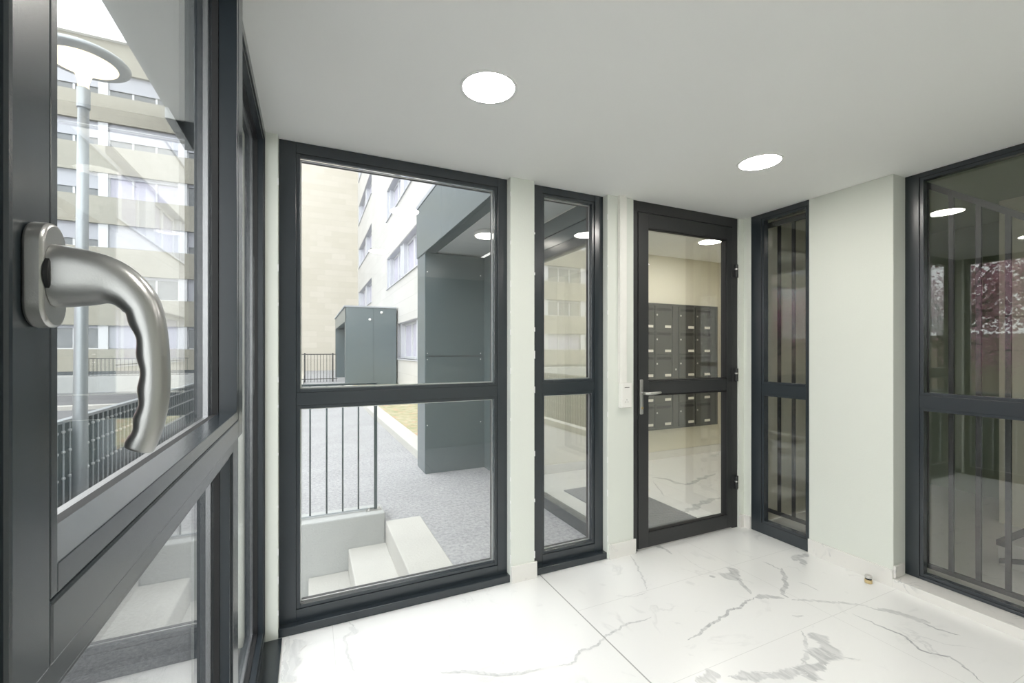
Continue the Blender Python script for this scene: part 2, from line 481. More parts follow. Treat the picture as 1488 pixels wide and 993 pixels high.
def fixed_window(f, name, u0, u1, z0, z1, gl, gr, gt, gb, tz0, tz1, depth, gdepth, label, mat='frame', spacer=True, sill=None, end=None):
    """outer frame, one transom, two panes with glazing beads"""
    root = empty(name, f((u0 + u1) / 2, depth / 2, z0)); tag(root, label, 'window', kind=STR)
    b = .018
    m = MB(f).ring(u0, u1, z0, z1, gl - b, gr - b, gt - b, gb - b, 0, depth)
    m.box(u0 + gl - b, u1 - gr + b, 0.004, depth, tz0 + b, tz1 - b)
    m.done('frame', mat, root, bevel=.0018)
    for k, (a, c) in enumerate(((z0 + gb - b, tz0 + b), (tz1 - b, z1 - gt + b))):
        MB(f).ring(u0 + gl - b, u1 - gr + b, a, c, b, b, b, b, .008, gdepth).done('bead', mat, root, bevel=.0015)
        if spacer:
            MB(f).ring(u0 + gl + .0005, u1 - gr - .0005, a + b + .0005, c - b - .0005, .006, .006, .006, .006, gdepth + .007, gdepth + .013).done('spacer', 'spacer', root)
            MB(f).ring(u0 + gl - .002, u1 - gr + .002, a + b - .002, c - b + .002, .006, .006, .006, .006, gdepth + .0135, depth - .005).done('gasket', 'gasket', root)
        pane(f, root, u0 + gl - .004, u1 - gr + .004, a + b - .004, c - b + .004, gdepth)
    if sill: MB(f).box(*sill).done('sill', mat, root, bevel=.003)
    return root

fA = mapA(YA + .05)
fixed_window(fA, 'window_1', W1[0], W1[1], .02, 2.449, .095, .08, .072, .096, 1.106, 1.2066, .075, .028,
             'wide dark framed window in the back wall looking onto path and steps', sill=(W1[0], W1[1] + .012, -.042, .05, .001, .043))
fixed_window(fA, 'window_2', W2[0], W2[1], .02, 2.449, .10, .085, .062, .097, 1.112, 1.212, .075, .028,
             'narrow dark framed window between wide window and glazed door', sill=(W2[0], W2[1] + .012, -.042, .05, .001, .043))
fB3 = mapB(XB + .004)
fixed_window(fB3, 'window_3', Y3a, Y3b, .001, 2.449, .03, .10, .055, .10, 1.055, 1.165, .085, .055,
             'narrow dark framed window in the right wall beside the corner', spacer=False)
fB4 = mapB(XB + .13)
fixed_window(fB4, 'window_4', Y4a, Y4b, .053, 2.449, .06, .085, .045, .035, 1.045, 1.155, .085, .05,
             'wide dark framed window at the right wall above the marble sill', spacer=False)

# ---- the inner glazed door
fD = mapA(YA + .012)
door = empty('door_1', (D1[0], YA + .03, 0)); tag(door, 'dark framed glazed lobby door with steel lever handle', 'door', kind=STR)
MB(fD).box(D1[0], D1[0] + .045, 0, .07, 0, 2.449).box(D1[1] - .06, D1[1], 0, .07, 0, 2.449).box(D1[0] + .045, D1[1] - .06, 0, .07, 2.375, 2.449).done('door_frame', 'frame_dark', door, bevel=.0018)
L0, L1 = D1[0] + .05, D1[1] - .065
lf = MB(fD).ring(L0, L1, .012, 2.37, .09, .055, .10, .10, -.004, .055)
lf.box(L0 + .09, L1 - .055, 0, .055, 1.09, 1.18)
leaf = lf.done('door_leaf', 'frame_dark', door, bevel=.0018)
for a, c in ((.112, 1.085), (1.185, 2.27)):
    MB(fD).ring(L0 + .088, L1 - .052, a - .002, c + .002, .008, .008, .008, .008, .004, .03).done('bead', 'gasket', door)
    pane(fD, door, L0 + .085, L1 - .05, a - .002, c + .002, .032)
MB(fD).box(L0, L1, .004, .05, .001, .012).done('threshold_bar', 'steel', door)
for z in (.36, 1.21, 2.03):
    h = MB().lathe([(.010, -.05), (.011, -.048), (.011, -.002), (.009, 0), (.011, .002), (.011, .048), (.010, .05)], (D1[1] - .035, YA - .006, z), 16)
    h.box(D1[1] - .075, D1[1] - .002, YA + .002, YA + .008, z - .05, z + .05)
    h.done('hinge', 'frame_dark', door, True)
    MB().lathe([(.0115, -.006), (.0115, .006)], (D1[1] - .035, YA - .006, z + .012), 16).done('hinge_pin', 'steel', door, True)
hx = 2.105
hp = MB().box(hx - .014, hx + .014, YA - .004, YA + .010, .955, 1.20).done('handle_plate', 'steel', door, bevel=.006)
pts = [(hx, YA, 1.105), (hx, YA - .045, 1.105), (hx + .008, YA - .058, 1.105), (hx + .03, YA - .062, 1.105), (hx + .07, YA - .060, 1.106), (hx + .125, YA - .052, 1.108)]
MB().tube(pts, [.010, .010, .0105, .0105, .010, .008], 14).done('lever_handle', 'steel', door, 'all')
MB().lathe([(.008, 0), (.008, .006)], (hx, YA - .004, 1.0), 16, (0, -1, 0)).done('lock_cylinder', 'brass', door, True)

# ---- left glazing: open-able sash over a fixed pane, mullions, further fixed pane
fC = mapC(XC)
lw = empty('window_5', (XC - .05, .95, 0)); tag(lw, 'dark framed left glazing with handled sash close to the viewer', 'window', kind=STR)
T0, T1 = 1.135, 1.20          # fixed transom under the sash
m = MB(fC)
m.box(.30, .46, 0, .09, 0, 2.449)                     # mullion near the viewer
m.box(1.43, 1.524, 0, .09, 0, 2.449)                  # mullion beyond the sash
m.box(2.385, 2.399, 0, .09, 0, 2.449)
m.box(.46, 1.43, 0, .09, 1.118, 1.15)
m.box(.46, 1.43, 0, .09, 0, .055).box(1.524, 2.385, 0, .09, 0, .055)
m.box(.46, 1.43, 0, .09, 2.41, 2.449).box(1.524, 2.385, 0, .09, 2.41, 2.449)
m.box(-1.2, .30, 0, .09, 0, .055).box(-1.2, .30, 0, .09, 2.41, 2.449).box(-1.2, -1.12, 0, .09, 0, 2.449).box(-1.12, .30, 0, .09, 1.12, 1.20)
m.done('frame', 'frame', lw, bevel=.002)
G = .042
for u0, u1, z0, z1 in ((.46, 1.43, .055, 1.118), (1.524, 2.385, .055, 2.41)):
    MB(fC).ring(u0, u1, z0, z1, .012, .012, .012, .012, .006, G).done('bead', 'frame', lw, bevel=.0015)
    MB(fC).ring(u0 + .010, u1 - .010, z0 + .010, z1 - .010, .006, .006, .006, .006, G - .012, G).done('gasket', 'gasket', lw)
    MB(fC).ring(u0 + .012, u1 - .012, z0 + .012, z1 - .012, .010, .010, .010, .010, G + .007, G + .018).done('spacer', 'spacer', lw)
    pane(fC, lw, u0 + .008, u1 - .008, z0 + .008, z1 - .008, G)
pane(fC, lw, -1.12, .30, .055, 1.12, G); pane(fC, lw, -1.12, .30, 1.20, 2.41, G)
# sash, proud of the frame
SF = -.018
sash = MB(fC)
s0, s1, z0, z1 = .391, 1.468, 1.163, 2.425
sash.ring(s0, s1, z0, z1, .050, .078, .06, .049, SF, .052)
so = sash.done('sash', 'frame', lw, bevel=.003)
bz = .0015
MB(fC).ring(s0 + .0515, s1 - .0795, z0 + .0505, z1 - .0615, .0105, .023, .021, .023, SF + .001, .024).done('glazing_bead', 'frame', so, bevel=.001)
MB(fC).ring(s0 + .0515, s1 - .0795, z0 + .0505, z1 - .0615, .013, .026, .024, .021, .0245, .038).done('sash_gasket', 'gasket', so)
MB(fC).ring(s0 + .0525, s1 - .095, z0 + .0525, z1 - .078, .010, .010, .010, .012, .047, .058).done('sash_spacer', 'spacer', so)
pane(fC, so, s0 + .050, s1 - .080, z0 + .048, z1 - .060, .040, 'sash_glass')
# window handle
XS = XC - SF       # sash face
hd = empty('window_handle', (XS, .418, 1.453)); hd.parent = so; hd.matrix_parent_inverse = so.matrix_world.inverted()
def stadium(cy, cz, w, h, n=14):
    p = []
    for i in range(n + 1): a = PI * i / n; p.append((cy + w * math.cos(a), cz + h - w + w * math.sin(a)))
    for i in range(n + 1): a = PI + PI * i / n; p.append((cy + w * math.cos(a), cz - h + w + w * math.sin(a)))
    return p
r = MB().prism(stadium(.418, 1.453, .0165, .037), XS, XS + .0115, 'x')
r.done('rosette', 'handle', lw, 'flat', bevel=.0022).name = 'rosette'
MB().lathe([(.0175, 0), (.0175, .0022), (.0165, .003)], (XS + .0115, .418, 1.453), 36, (1, 0, 0)).done('collar_ring', 'gasket', lw, True)
# lever: neck then a grip hanging down, oval section with finger grooves
path = [(-.1635, 1.4530), (-.158, 1.4530), (-.148, 1.4528), (-.138, 1.4518), (-.130, 1.4492), (-.1225, 1.4440), (-.1165, 1.4365), (-.1125, 1.4270), (-.1098, 1.4150),
        (-.1082, 1.4020), (-.1074, 1.3890), (-.1072, 1.3760), (-.1078, 1.3640), (-.1092, 1.3525), (-.1112, 1.3425), (-.1138, 1.3335), (-.1168, 1.3255)]
rn = [.0222, .0218, .0205, .0184, .0160, .0135, .0120, .0108, .0098, .0093, .0090, .0090, .0090, .0090, .0090, .0090, .0086]
rb = [.0150, .0150, .0145, .0138, .0132, .0128, .0125, .0123, .0120, .0118, .0117, .0116, .0115, .0114, .0112, .0110, .0105]
# densify
def cr(a, b, c, d, t): return .5 * ((2 * b) + (-a + c) * t + (2 * a - 5 * b + 4 * c - d) * t * t + (-a + 3 * b - 3 * c + d) * t ** 3)
def dens(L, k=6):
    out = []
    for i in range(len(L) - 1):
        a, b, c, d = L[max(i - 1, 0)], L[i], L[i + 1], L[min(i + 2, len(L) - 1)]
        for j in range(k):
            t_ = j / k
            out.append(tuple(cr(*[q[e] for q in (a, b, c, d)], t_) for e in range(len(b))))
    out.append(L[-1]); return out
D = dens([(p[0], p[1], a, b) for p, a, b in zip(path, rn, rb)])
bm = MB(); rings = []; n = 32
for i, (x, z, a, b) in enumerate(D):
    x0, z0_ = D[max(i - 1, 0)][:2]; x1, z1_ = D[min(i + 1, len(D) - 1)][:2]
    tx, tz = x1 - x0, z1_ - z0_; L = math.hypot(tx, tz); tx /= L; tz /= L
    nx, nz = -tz, tx             # normal in the xz plane: points up / room side
    s_ = i / (len(D) - 1)
    groove = .0009 * math.cos((s_ - .40) * 2 * PI / .125) if s_ > .40 else 0
    ring = []
    for k in range(n):
        th = 2 * PI * k / n; cth, sth = math.cos(th), math.sin(th)
        e = .78
        ex = math.copysign(abs(cth) ** e, cth); ey = math.copysign(abs(sth) ** e, sth)
        rr = a * ex
        if ex < 0: rr = (a - groove) * ex
        if i == len(D) - 1: rr *= .8; ey *= .8
        ring.append(bm.bm.verts.new((x + nx * rr, .418 + b * ey, z + nz * rr)))
    rings.append(ring)
for a, b in zip(rings, rings[1:]):
    for i in range(n): bm.bm.faces.new((a[i], a[(i + 1) % n], b[(i + 1) % n], b[i]))
bm.bm.faces.new(rings[0][::-1]); bm.bm.faces.new(rings[-1])
lever = bm.done('handle_lever', 'handle', lw, 'all')
# small embossed maker's mark on the lever
mk = MB()
for dz, dx in ((.0, .0), (-.0045, .0006)):
    mk.lathe([(.0019, 0), (.0026, .0006), (.0026, .0010), (.0018, .0010), (.0014, .0004)], (-.1015 + dx, .4120, 1.424 + dz), 18, (.95, -.2, .25), cap=False)
mk.done('embossed_mark', 'bar', lw, True)
for o_ in list(lw.children):
    if o_.name.split('.')[0] in ('rosette', 'collar_ring', 'handle_lever', 'embossed_mark'):
        mw = o_.matrix_world.copy(); o_.parent = so; o_.matrix_parent_inverse = so.matrix_world.inverted(); o_.matrix_world = mw
bpy.data.objects.remove(hd)

# ================================================================== ceiling lights
def downlight(x, y, z, label, rad=.103, mat='lamp', depth=.004, surf=False):
    t = empty('ceiling_light', (x, y, z)); tag(t, label, 'light', 'round ceiling downlights')
    if surf:
        MB().lathe([(rad * .9, 0), (rad * 1.12, -.004), (rad * 1.15, -.028), (rad * 1.08, -.040), (rad, -.040)], (x, y, z), 48).done('trim_ring', 'ring', t, True)
        MB().lathe([(rad, -.0405), (rad * .96, -.046), (rad * .5, -.050)], (x, y, z), 48).done('diffuser', mat, t, True)
    else:
        MB().lathe([(rad + .001, 0), (rad + .013, 0), (rad + .012, -depth), (rad + .001, -depth)], (x, y, z), 64, cap=False).done('trim_ring', 'ring', t, True)
        MB().lathe([(rad, -.0005), (rad, -.0022)], (x, y, z), 64).done('diffuser', mat, t, True)
    return t
downlight(.649, 1.628, H, 'round recessed ceiling downlight nearest the left glazing')
downlight(2.275, 1.638, H, 'round recessed ceiling downlight nearest the lobby door')
downlight(.66, .18, H, 'round recessed downlight behind the viewpoint, left side')
downlight(2.29, .18, H, 'round recessed downlight behind the viewpoint, right side')

# ================================================================== socket, trunking, door stop
so_ = empty('power_outlet', (1.949, YA, 1.015)); tag(so_, 'white surface mounted socket box low on the pier beside the door', 'socket')
MB().box(1.901, 1.989, YA - .036, YA, 1.015, 1.183).done('housing', 'plastic', so_, bevel=.004)
MB().box(1.909, 1.981, YA - .038, YA - .036, 1.095, 1.170).done('cover_panel', 'plastic', so_, bevel=.001)
MB().lathe([(.026, 0), (.026, .002), (.022, .002), (.021, .0008)], (1.945, YA - .036, 1.056), 32, (0, -1, 0)).done('socket_face', 'plastic', so_, True)
for dx, dz in ((-.0095, -.002), (.0095, -.002), (0, .012)):
    MB().lathe([(.0028, 0), (.0028, .0012)], (1.945 + dx, YA - .0366, 1.056 + dz), 14, (0, -1, 0)).done('socket_hole', 'darkplastic', so_, True)
MB().box(1.925, 1.965, YA - .0386, YA - .038, 1.150, 1.154).done('printed_line', 'mail', so_)
t = MB().box(1.898, 1.955, YA - .024, YA, 1.183, H).box(1.905, 1.948, YA - .026, YA - .024, 1.183, H).done('cable_trunking', 'plastic', bevel=.002)
tag(t, 'white vertical cable trunking rising from socket box to ceiling', 'cable duct')
ds = empty('door_stop', (3.06, 1.50, 0)); tag(ds, 'small brass and steel floor door stop by the right skirting', 'door stop')
MB().lathe([(.017, 0), (.019, .002), (.019, .022), (.016, .023)], (3.06, 1.50, 0), 32).done('base', 'brass', ds, True)
MB().lathe([(.0165, .023), (.0165, .031)], (3.06, 1.50, 0), 32).done('rubber_ring', 'gasket', ds, True)
MB().lathe([(.019, .031), (.019, .043), (.016, .046), (.006, .047)], (3.06, 1.50, 0), 32).done('cap', 'steel', ds, True)

# ================================================================== inner lobby beyond the door
LX0, LX1, LY0, LY1, LH = 1.91, 5.20, YA + .16, 4.35, 2.63
o = MB().box(LX0, LX1 + .12, 2.472, LY1 + .12, -.12, 0).done('floor', 'marble'); o.data.materials.append(M['marble_v']); vein_faces(o.data, True)
tag(o, 'white marble floor of the lobby beyond the glazed door', 'floor', kind=STR)
o = MB().box(LX0 - .02, LX1 + .12, LY0, LY1 + .58, LH, LH + .1).done('ceiling', 'ceil'); tag(o, 'white ceiling of the lobby beyond the glazed door', 'ceiling', kind=STR)
o = MB().box(LX0 + .06, LX1 + .12, LY1, LY1 + .12, 0, LH).done('wall_lobby_back', 'wall_warm'); tag(o, 'cream wall carrying the mailboxes beyond the glazed door', 'wall', kind=STR)
o = MB().box(LX1, LX1 + .12, 2.4, LY1, 0, LH).box(XB + .2, LX1, 2.40, 2.56, 0, LH).done('wall_lobby_right', 'wall_warm'); tag(o, 'cream side wall of the lobby beyond the glazed door', 'wall', kind=STR)
o = MB().box(LX0 + .1, LX1, LY1 - .012, LY1, 0, .10).box(LX1 - .012, LX1, LY0, LY1 - .012, 0, .10).done('baseboard_lobby', 'marble_b'); tag(o, 'marble skirting under the mailboxes', 'skirting', kind=STR)
o = MB().box(2.30, 2.92, 2.60, 3.75, .0005, .012)
for i in range(38): o.box(2.30, 2.92, 2.605 + i * .03, 2.621 + i * .03, .012, .015)
o = o.done('entrance_mat', 'mat'); tag(o, 'grey ribbed entrance mat on the lobby floor behind the door', 'mat')
downlight(4.1, 3.55, LH, 'round downlight over the mailboxes in the far lobby', .12)
downlight(2.8, 3.3, LH, 'round downlight over the grey mat in the far lobby', .12)

mb_ = empty('mailbox_bank', (4.2, LY1, .40)); tag(mb_, 'dark grey bank of mailboxes on the cream wall beyond the door', 'mailboxes')
MB().box(3.28, 5.05, LY1 - .09, LY1, .40, 2.0).done('cabinet', 'mail', mb_, bevel=.003)
MB().ring(3.28, 5.05, .40, 2.0, .035, .035, .025, .025, LY1 - .10, LY1 - .09).box(4.24, 4.335, LY1 - .10, LY1 - .09, .425, 1.975).done('cabinet_frame', 'mail', mb_, bevel=.002)
proto = None
cols_ = [3.345, 3.645, 3.94, 4.34, 4.635]
for c, x in enumerate(cols_):
    for k in range(5):
        zt = 1.97 - .31 * k
        if proto is None:
            d = MB().box(x + .004, x + .286, LY1 - .101, LY1 - .089, zt - .304, zt - .004).done('mailbox_door', 'mail', mb_, bevel=.002)
            MB().box(x + .03, x + .27, LY1 - .1035, LY1 - .101, zt - .062, zt - .028).done('letter_slot', 'mailslot', d)
            MB().lathe([(.012, 0), (.012, .003)], (x + .035, LY1 - .101, zt - .115), 14, (0, -1, 0)).done('lock', 'steel', d, True)
            MB().box(x + .165, x + .265, LY1 - .104, LY1 - .101, zt - .278, zt - .246).done('name_plate', 'paper', d)
            proto = (d, x, zt)
        else:
            copy_tree(proto[0], None, (x - proto[1], 0, zt - proto[2]))
MB().lathe([(.013, 0), (.013, .004)], (4.29, LY1 - .100, 1.16), 14, (0, -1, 0)).done('master_lock', 'steel', mb_, True)

# ---- glazed partition between lobby and porch (plane x = 1.91, faces the porch)
fG = mapB(LX0)
gp = empty('door_2', (LX0, 3.6, 0)); tag(gp, 'dark framed glazed street entrance seen through the narrow window', 'door', kind=STR)
m = MB(fG).box(2.56, 4.35, -.02, .06, 0, .10).box(2.56, 4.35, -.02, .06, 2.21, 2.29).box(2.56, 2.64, -.02, .06, .10, 2.21)
m.box(3.66, 3.74, -.02, .06, .10, 2.21).box(4.27, 4.35, -.02, .06, .10, 2.21)
m.done('frame', 'frame', gp, bevel=.003)
MB(fG).box(2.56, 4.35, -.012, .06, 2.295, 2.395).box(2.56, 4.35, -.02, .06, 2.40, 2.53).done('header_panel', 'panel', gp, bevel=.002)
for a_, b_ in ((2.635, 3.665), (3.735, 4.275)): MB(fG).box(a_, b_, .01, .016, .095, 2.215).done('glass', 'glass_door', gp)
MB().tube([(LX0 - .05, 3.80, .95), (LX0 - .05, 3.80, 1.35)], .012, 12).done('pull_handle', 'steel', gp, 'all')

# ================================================================== porch outside
po = empty('entrance_porch', (1.55, 4.9, 0)); tag(po, 'grey green panelled entrance porch with white soffit beside the path', 'porch')
PX0 = 1.19
MB().box(PX0, PX0 + .045, 4.945, 5.32, 0, 2.52).done('side_panel', 'panel', po, bevel=.002)
MB().box(PX0 + .006, LX0 + .05, 4.93, 4.945, 0, 1.332).box(PX0 + .006, LX0 + .05, 4.93, 4.945, 1.342, 2.52).done('end_panel', 'panel', po)
MB().box(PX0 + .045, LX0 + .05, 4.945, 5.32, 0, 2.52).done('end_wall_core', 'panel_j', po)
MB().box(LX0 - .005, LX0 + .05, 4.352, 4.93, 0, 2.52).done('return_panel', 'panel', po, bevel=.002)
m = MB()
for a, b in ((2.90, 4.20), (4.21, 5.32)): m.box(PX0 - .012, PX0 + .03, a, b, 2.515, 3.10)
m.done('fascia_panel', 'panel', po, bevel=.003)
MB().box(PX0 - .02, 3.18, 2.90, 5.32, 3.10, 3.14).done('roof_edge', 'roofmetal', po)
MB().box(PX0 + .03, 3.18, 2.62, 5.32, 2.75, 3.10).done('roof_core', 'panel_j', po)
MB().box(PX0 + .03, 1.885, 2.61, 5.3, 2.535, 2.60).done('soffit', 'soffit', po)
MB().box(PX0 + .03, PX0 + .12, 2.9, 4.93, 2.515, 2.535).done('soffit_edge', 'panel', po)
scr = MB().lathe([(.007, 0), (.006, .003)], (1.215, 4.93, 1.30), 10, (0, -1, 0)).done('panel_screw', 'spacer', po, True)
for dx, z in ((.645, 1.30), (0, 1.37), (.645, 1.37), (0, .55), (.645, .55), (0, 2.3), (.645, 2.3)):
    copy_tree(scr, None, (dx, 0, z - 1.30))
downlight(1.53, 3.90, 2.535, 'round surface light under the porch soffit outside', .105, 'lamp_far', surf=True)

# ---- lobby block roof / overhang, outside faces
o = MB().box(-.62, -.235, 2.56, 2.93, 2.50, 3.05).box(-.235, PX0 - .02, 2.56, 2.60, 2.46, 3.05).box(-.62, -.58, -1.5, 2.93, 2.55, 3.05).box(-.58, -.235, -1.5, 2.90, 2.50, 2.56).done('roof_overhang', 'soffit')
tag(o, 'pale grey soffit overhanging the left glazing outside', 'overhang', kind=STR)
o = MB().box(-.58, 3.19, -1.5, 2.56, 2.61, 3.04).done('roof', 'roofmetal'); tag(o, 'flat roof slab above the glazed entrance', 'roof', kind=STR)

# ================================================================== ground outside
o = MB().box(.85, 3.2, 2.56, 34, -.3, -.001).box(-.30, .85, 3.94, 34, -.3, -.001).box(.5625, .85, 3.70, 3.94, -.3, -.001).box(.85, 1.25, 2.56, 2.6, -.3, -.002).done('path', 'asphalt')
o2 = MB().box(-1.8, 7, -12, -1.36, -.3, -.05).done('forecourt', 'asphalt'); tag(o2, 'asphalt forecourt behind the viewpoint', 'forecourt', kind=STR)
tag(o, 'grey asphalt path running alongside the apartment building', 'path', kind=STR)
o = MB().box(-60, -.29, -12, 60, -1.0, -.85).done('yard', 'asphalt_d'); tag(o, 'lower asphalt yard between the buildings', 'yard', kind=STR)
st = empty('concrete_steps', (.2, 3.1, -.85)); tag(st, 'pale concrete steps descending left outside the wide window', 'steps')
for i in range(5):
    x1 = .855 - .287 * i; z = -.17 * i
    MB().box(x1 - .290, x1 if i else .853, 2.57, 3.70, z - .30 if i < 4 else -.849, z - .0005 if i else .004).done('step', 'conc', st, bevel=.008)
o = MB().box(-.6, .565, 2.575, 3.699, -.85, -.70).done('step_base', 'conc_grey', st)
o = MB().box(-.75, .562, 3.702, 3.94, -.85, .075).done('retaining_wall', 'conc_grey', bevel=.01); tag(o, 'low grey concrete wall carrying the bar railing outside', 'wall', kind=STR)
o = MB().box(-.40, -.25, 3.94, 22, -.85, .10).done('path_kerb', 'conc', bevel=.01); tag(o, 'pale concrete kerb on the left edge of the path', 'kerb', kind=STR)
o = MB().prism([(1.20, 9.6), (1.27, 5.35), (1.50, 5.35), (1.46, 9.6), (1.46, 17.7), (1.20, 17.7)], -.05, .11, 'z').done('lawn_kerb', 'conc', bevel=.01); tag(o, 'pale concrete kerb between path and autumn lawn', 'kerb', kind=STR)
o = MB().prism([(1.46, 17.7), (1.46, 9.6), (1.50, 5.35), (3.2, 5.35), (3.2, 17.7)], -.02, .085, 'z').done('lawn', 'lawn'); tag(o, 'lawn scattered with autumn leaves at the building foot', 'lawn', kind=STR)

# ---- railing on the low wall
def bar_railing(name, pts_fn, n, z0, z1, mat, r=.006):
    pass
rl = empty('bar_railing', (-.7, 3.80, .075)); tag(rl, 'thin grey bar railing on the low concrete wall outside the wide window', 'railing')
MB().box(-.50, .515, 3.79, 3.83, 1.12, 1.135).done('handrail', 'fence', rl)
MB().box(-.50, .50, 3.80, 3.815, .085, .097).done('bottom_rail', 'galv', rl)
p0 = MB().box(.488, .512, 3.795, 3.82, .08, 1.12).done('post', 'fence', rl)
bp = MB().box(.42, .545, 3.77, 3.85, .075, .083).done('base_plate', 'steel', rl)
for dx in (.445, .525): MB().lathe([(.012, 0), (.012, .006), (.006, .007), (.006, .018)], (dx, 3.785, .083), 8).done('bolt', 'steel', bp)
b0 = MB().tube([(.364, 3.807, .09), (.364, 3.807, 1.12)], .0065, 8).done('bar', 'fence', rl, 'all')
for i in range(1, 8): copy_tree(b0, None, (-.1205 * i, 0, 0))

# ---- long fence beside the yard with pale collars
fx = -1.87
fe = empty('collared_fence', (fx, 6, -.80)); tag(fe, 'dark grey green bar fence with pale collars along the yard', 'fence')
MB().box(fx - .03, fx + .03, 1.0, 11.2, .80, .825).done('top_rail', 'galv', fe)
MB().box(fx - .02, fx + .02, 1.0, 11.2, -.66, -.64).done('bottom_rail', 'fence', fe)
prof = [(.008, -.65)]
zc_ = (-.45, -.18, .09, .33, .55, .72)
for z in zc_: prof += [(.008, z - .012), (.014, z - .006), (.014, z + .006), (.008, z + .012)]
prof.append((.008, .80))
fb = MB().lathe(prof, (fx, 1.05, 0), 8).done('bar', 'galv', fe, True)
fb.data.materials.append(M['fencedot'])
for p in fb.data.polygons:
    if any(abs(p.center.z - z) < .0115 for z in zc_): p.material_index = 1
MB().box(fx - .05, fx - .04, 1.0, 11.2, -.64, .79).done('infill_panel', 'fence', fe)
for i in range(1, 92): copy_tree(fb, None, (0, .11 * i, 0))
o = MB().box(fx - .16, fx + .12, .8, 11.4, -.86, -.68).done('fence_kerb', 'conc', bevel=.01); tag(o, 'pale concrete kerb under the collared fence', 'kerb', kind=STR)
# cross fence at the end of the path
f2 = empty('distant_railing', (0, 21.5, 0)); tag(f2, 'distant dark bar railing across the end of the path', 'railing')
MB().box(-3.0, 1.15, 21.48, 21.52, 1.22, 1.26).box(-3.0, 1.15, 21.48, 21.52, .12, .15).done('rail', 'bar', f2)
q = MB().box(-2.95, -2.93, 21.49, 21.51, 0, 1.22).done('bar', 'bar', f2)
for i in range(1, 32): copy_tree(q, None, (.13 * i, 0, 0))
for x in (-.2, .95):
    MB().box(x - .03, x + .03, 21.46, 21.54, 0, 1.3).done('post', 'bar', f2)

# ---- distant grey entrance box along the path
db = empty('distant_porch', (2.2, 20, 0)); tag(db, 'grey green panelled box porch further along the path', 'porch')
m = MB()
for a, b in ((1.24, 2.26), (2.27, 3.14)):
    for c, d in ((0, 1.62), (1.63, 3.08)): m.box(a, b, 17.8, 17.84, c, d)
m.done('front_panel', 'panel', db, bevel=.003)
MB().box(1.26, 3.14, 17.84, 18.05, 0, 3.08).box(1.26, 3.14, 24.8, 25, 0, 3.08).box(1.24, 3.14, 17.84, 25, 2.55, 3.08).done('box_core', 'panel', db)
MB().box(1.23, 1.26, 17.84, 18.05, 0, 2.55).box(1.23, 1.26, 24.8, 25, 0, 2.55).box(1.23, 1.26, 17.8, 25, 2.53, 3.08).done('side_fascia', 'panel', db)
MB().box(1.19, 3.14, 17.76, 25.05, 3.08, 3.13).done('roof_edge', 'roofmetal', db)
MB().box(2.1, 2.14, 18.1, 24.8, 0, 2.5).done('door_wall', 'winglass', db)
MB().lathe([(.03, 0), (.05, -.01), (.05, -.07), (.02, -.10)], (2.56, 17.76, 2.95), 16).done('wall_lamp', 'ring', db, True)
MB().lathe([(.03, 0), (.05, .02), (.04, .06)], (2.12, 17.80, 2.62), 16, (0, -1, 0)).done('camera_dome', 'ring', db, True)
MB().box(1.5, 1.9, 19.5, 19.9, 2.50, 2.55).done('box_light', 'lamp_far', db)

# ================================================================== our building's facade
FX = 3.2
holes = []
for k in range(6):
    zb = 1.09 + 3.1 * k; zt = zb + 1.40
    for a, b in ((11.2, 20.6), (26.0, 33.2)):
        if k == 0 and a < 20: holes.append((11.2, 18.0, zb, zt)); continue
        holes.append((a, b, zb, zt))
fac = empty('apartment_building', (FX, 18, 0)); tag(fac, 'cream clad apartment building with recessed windows rising beside the path', 'building')
MB(mapB(FX)).grid_wall(5.33, 34, 0, 19.2, 0, .42, holes).done('facade_wall', 'clad', fac)
MB(mapB(FX)).box(-12, 5.33, 0, .42, 3.14, 19.2).box(-12, -1.5, 0, .42, -.85, 3.14).done('facade_wall', 'clad', fac)
for (a, b, zb, zt) in holes:
    f = mapB(FX)
    w = MB(f).box(a, a + .02, .02, .36, zb, zt).box(b - .02, b, .02, .36, zb, zt).box(a, b, .02, .36, zt - .02, zt).box(a - .02, b + .02, -.05, .36, zb - .035, zb)
    L = b - a; nw = 3 if L > 8 else 2
    # lining panels between window groups
    for i in range(nw + 1):
        u = a + L * i / nw
        u0_, u1_ = max(a, u - .35), min(b, u + .35)
        w.box(u0_, u1_, .10, .36, zb, zt)
    w = w.done('window', 'reveal', fac)
    fr = MB(f); gl = MB(f)
    for i in range(nw):
        p, q_ = a + L * i / nw + .35, a + L * (i + 1) / nw - .35
        k2 = 2
        for j in range(k2):
            c0, c1 = p + (q_ - p) * j / k2, p + (q_ - p) * (j + 1) / k2
            fr.ring(c0, c1, zb, zt - .02, .09, .09, .09, .10, .24, .32)
            gl.box(c0 + .08, c1 - .08, .28, .30, zb + .09, zt - .10)
    fr.done('casement', 'pvc', w); gl.done('pane', 'curtain', w)
# open casement on the first floor
MB().box(FX + .02, FX + .26, 17.35, 17.40, 4.32, 5.5).done('open_casement', 'pvc', fac)

o = empty('gable_building', (0, 33.9, 0)); tag(o, 'tall blank stone clad gable closing the end of the path', 'building')
MB().box(-2.6, 6.0, 34.0, 40, -.85, 24).done('gable_wall', 'clad_x', o)

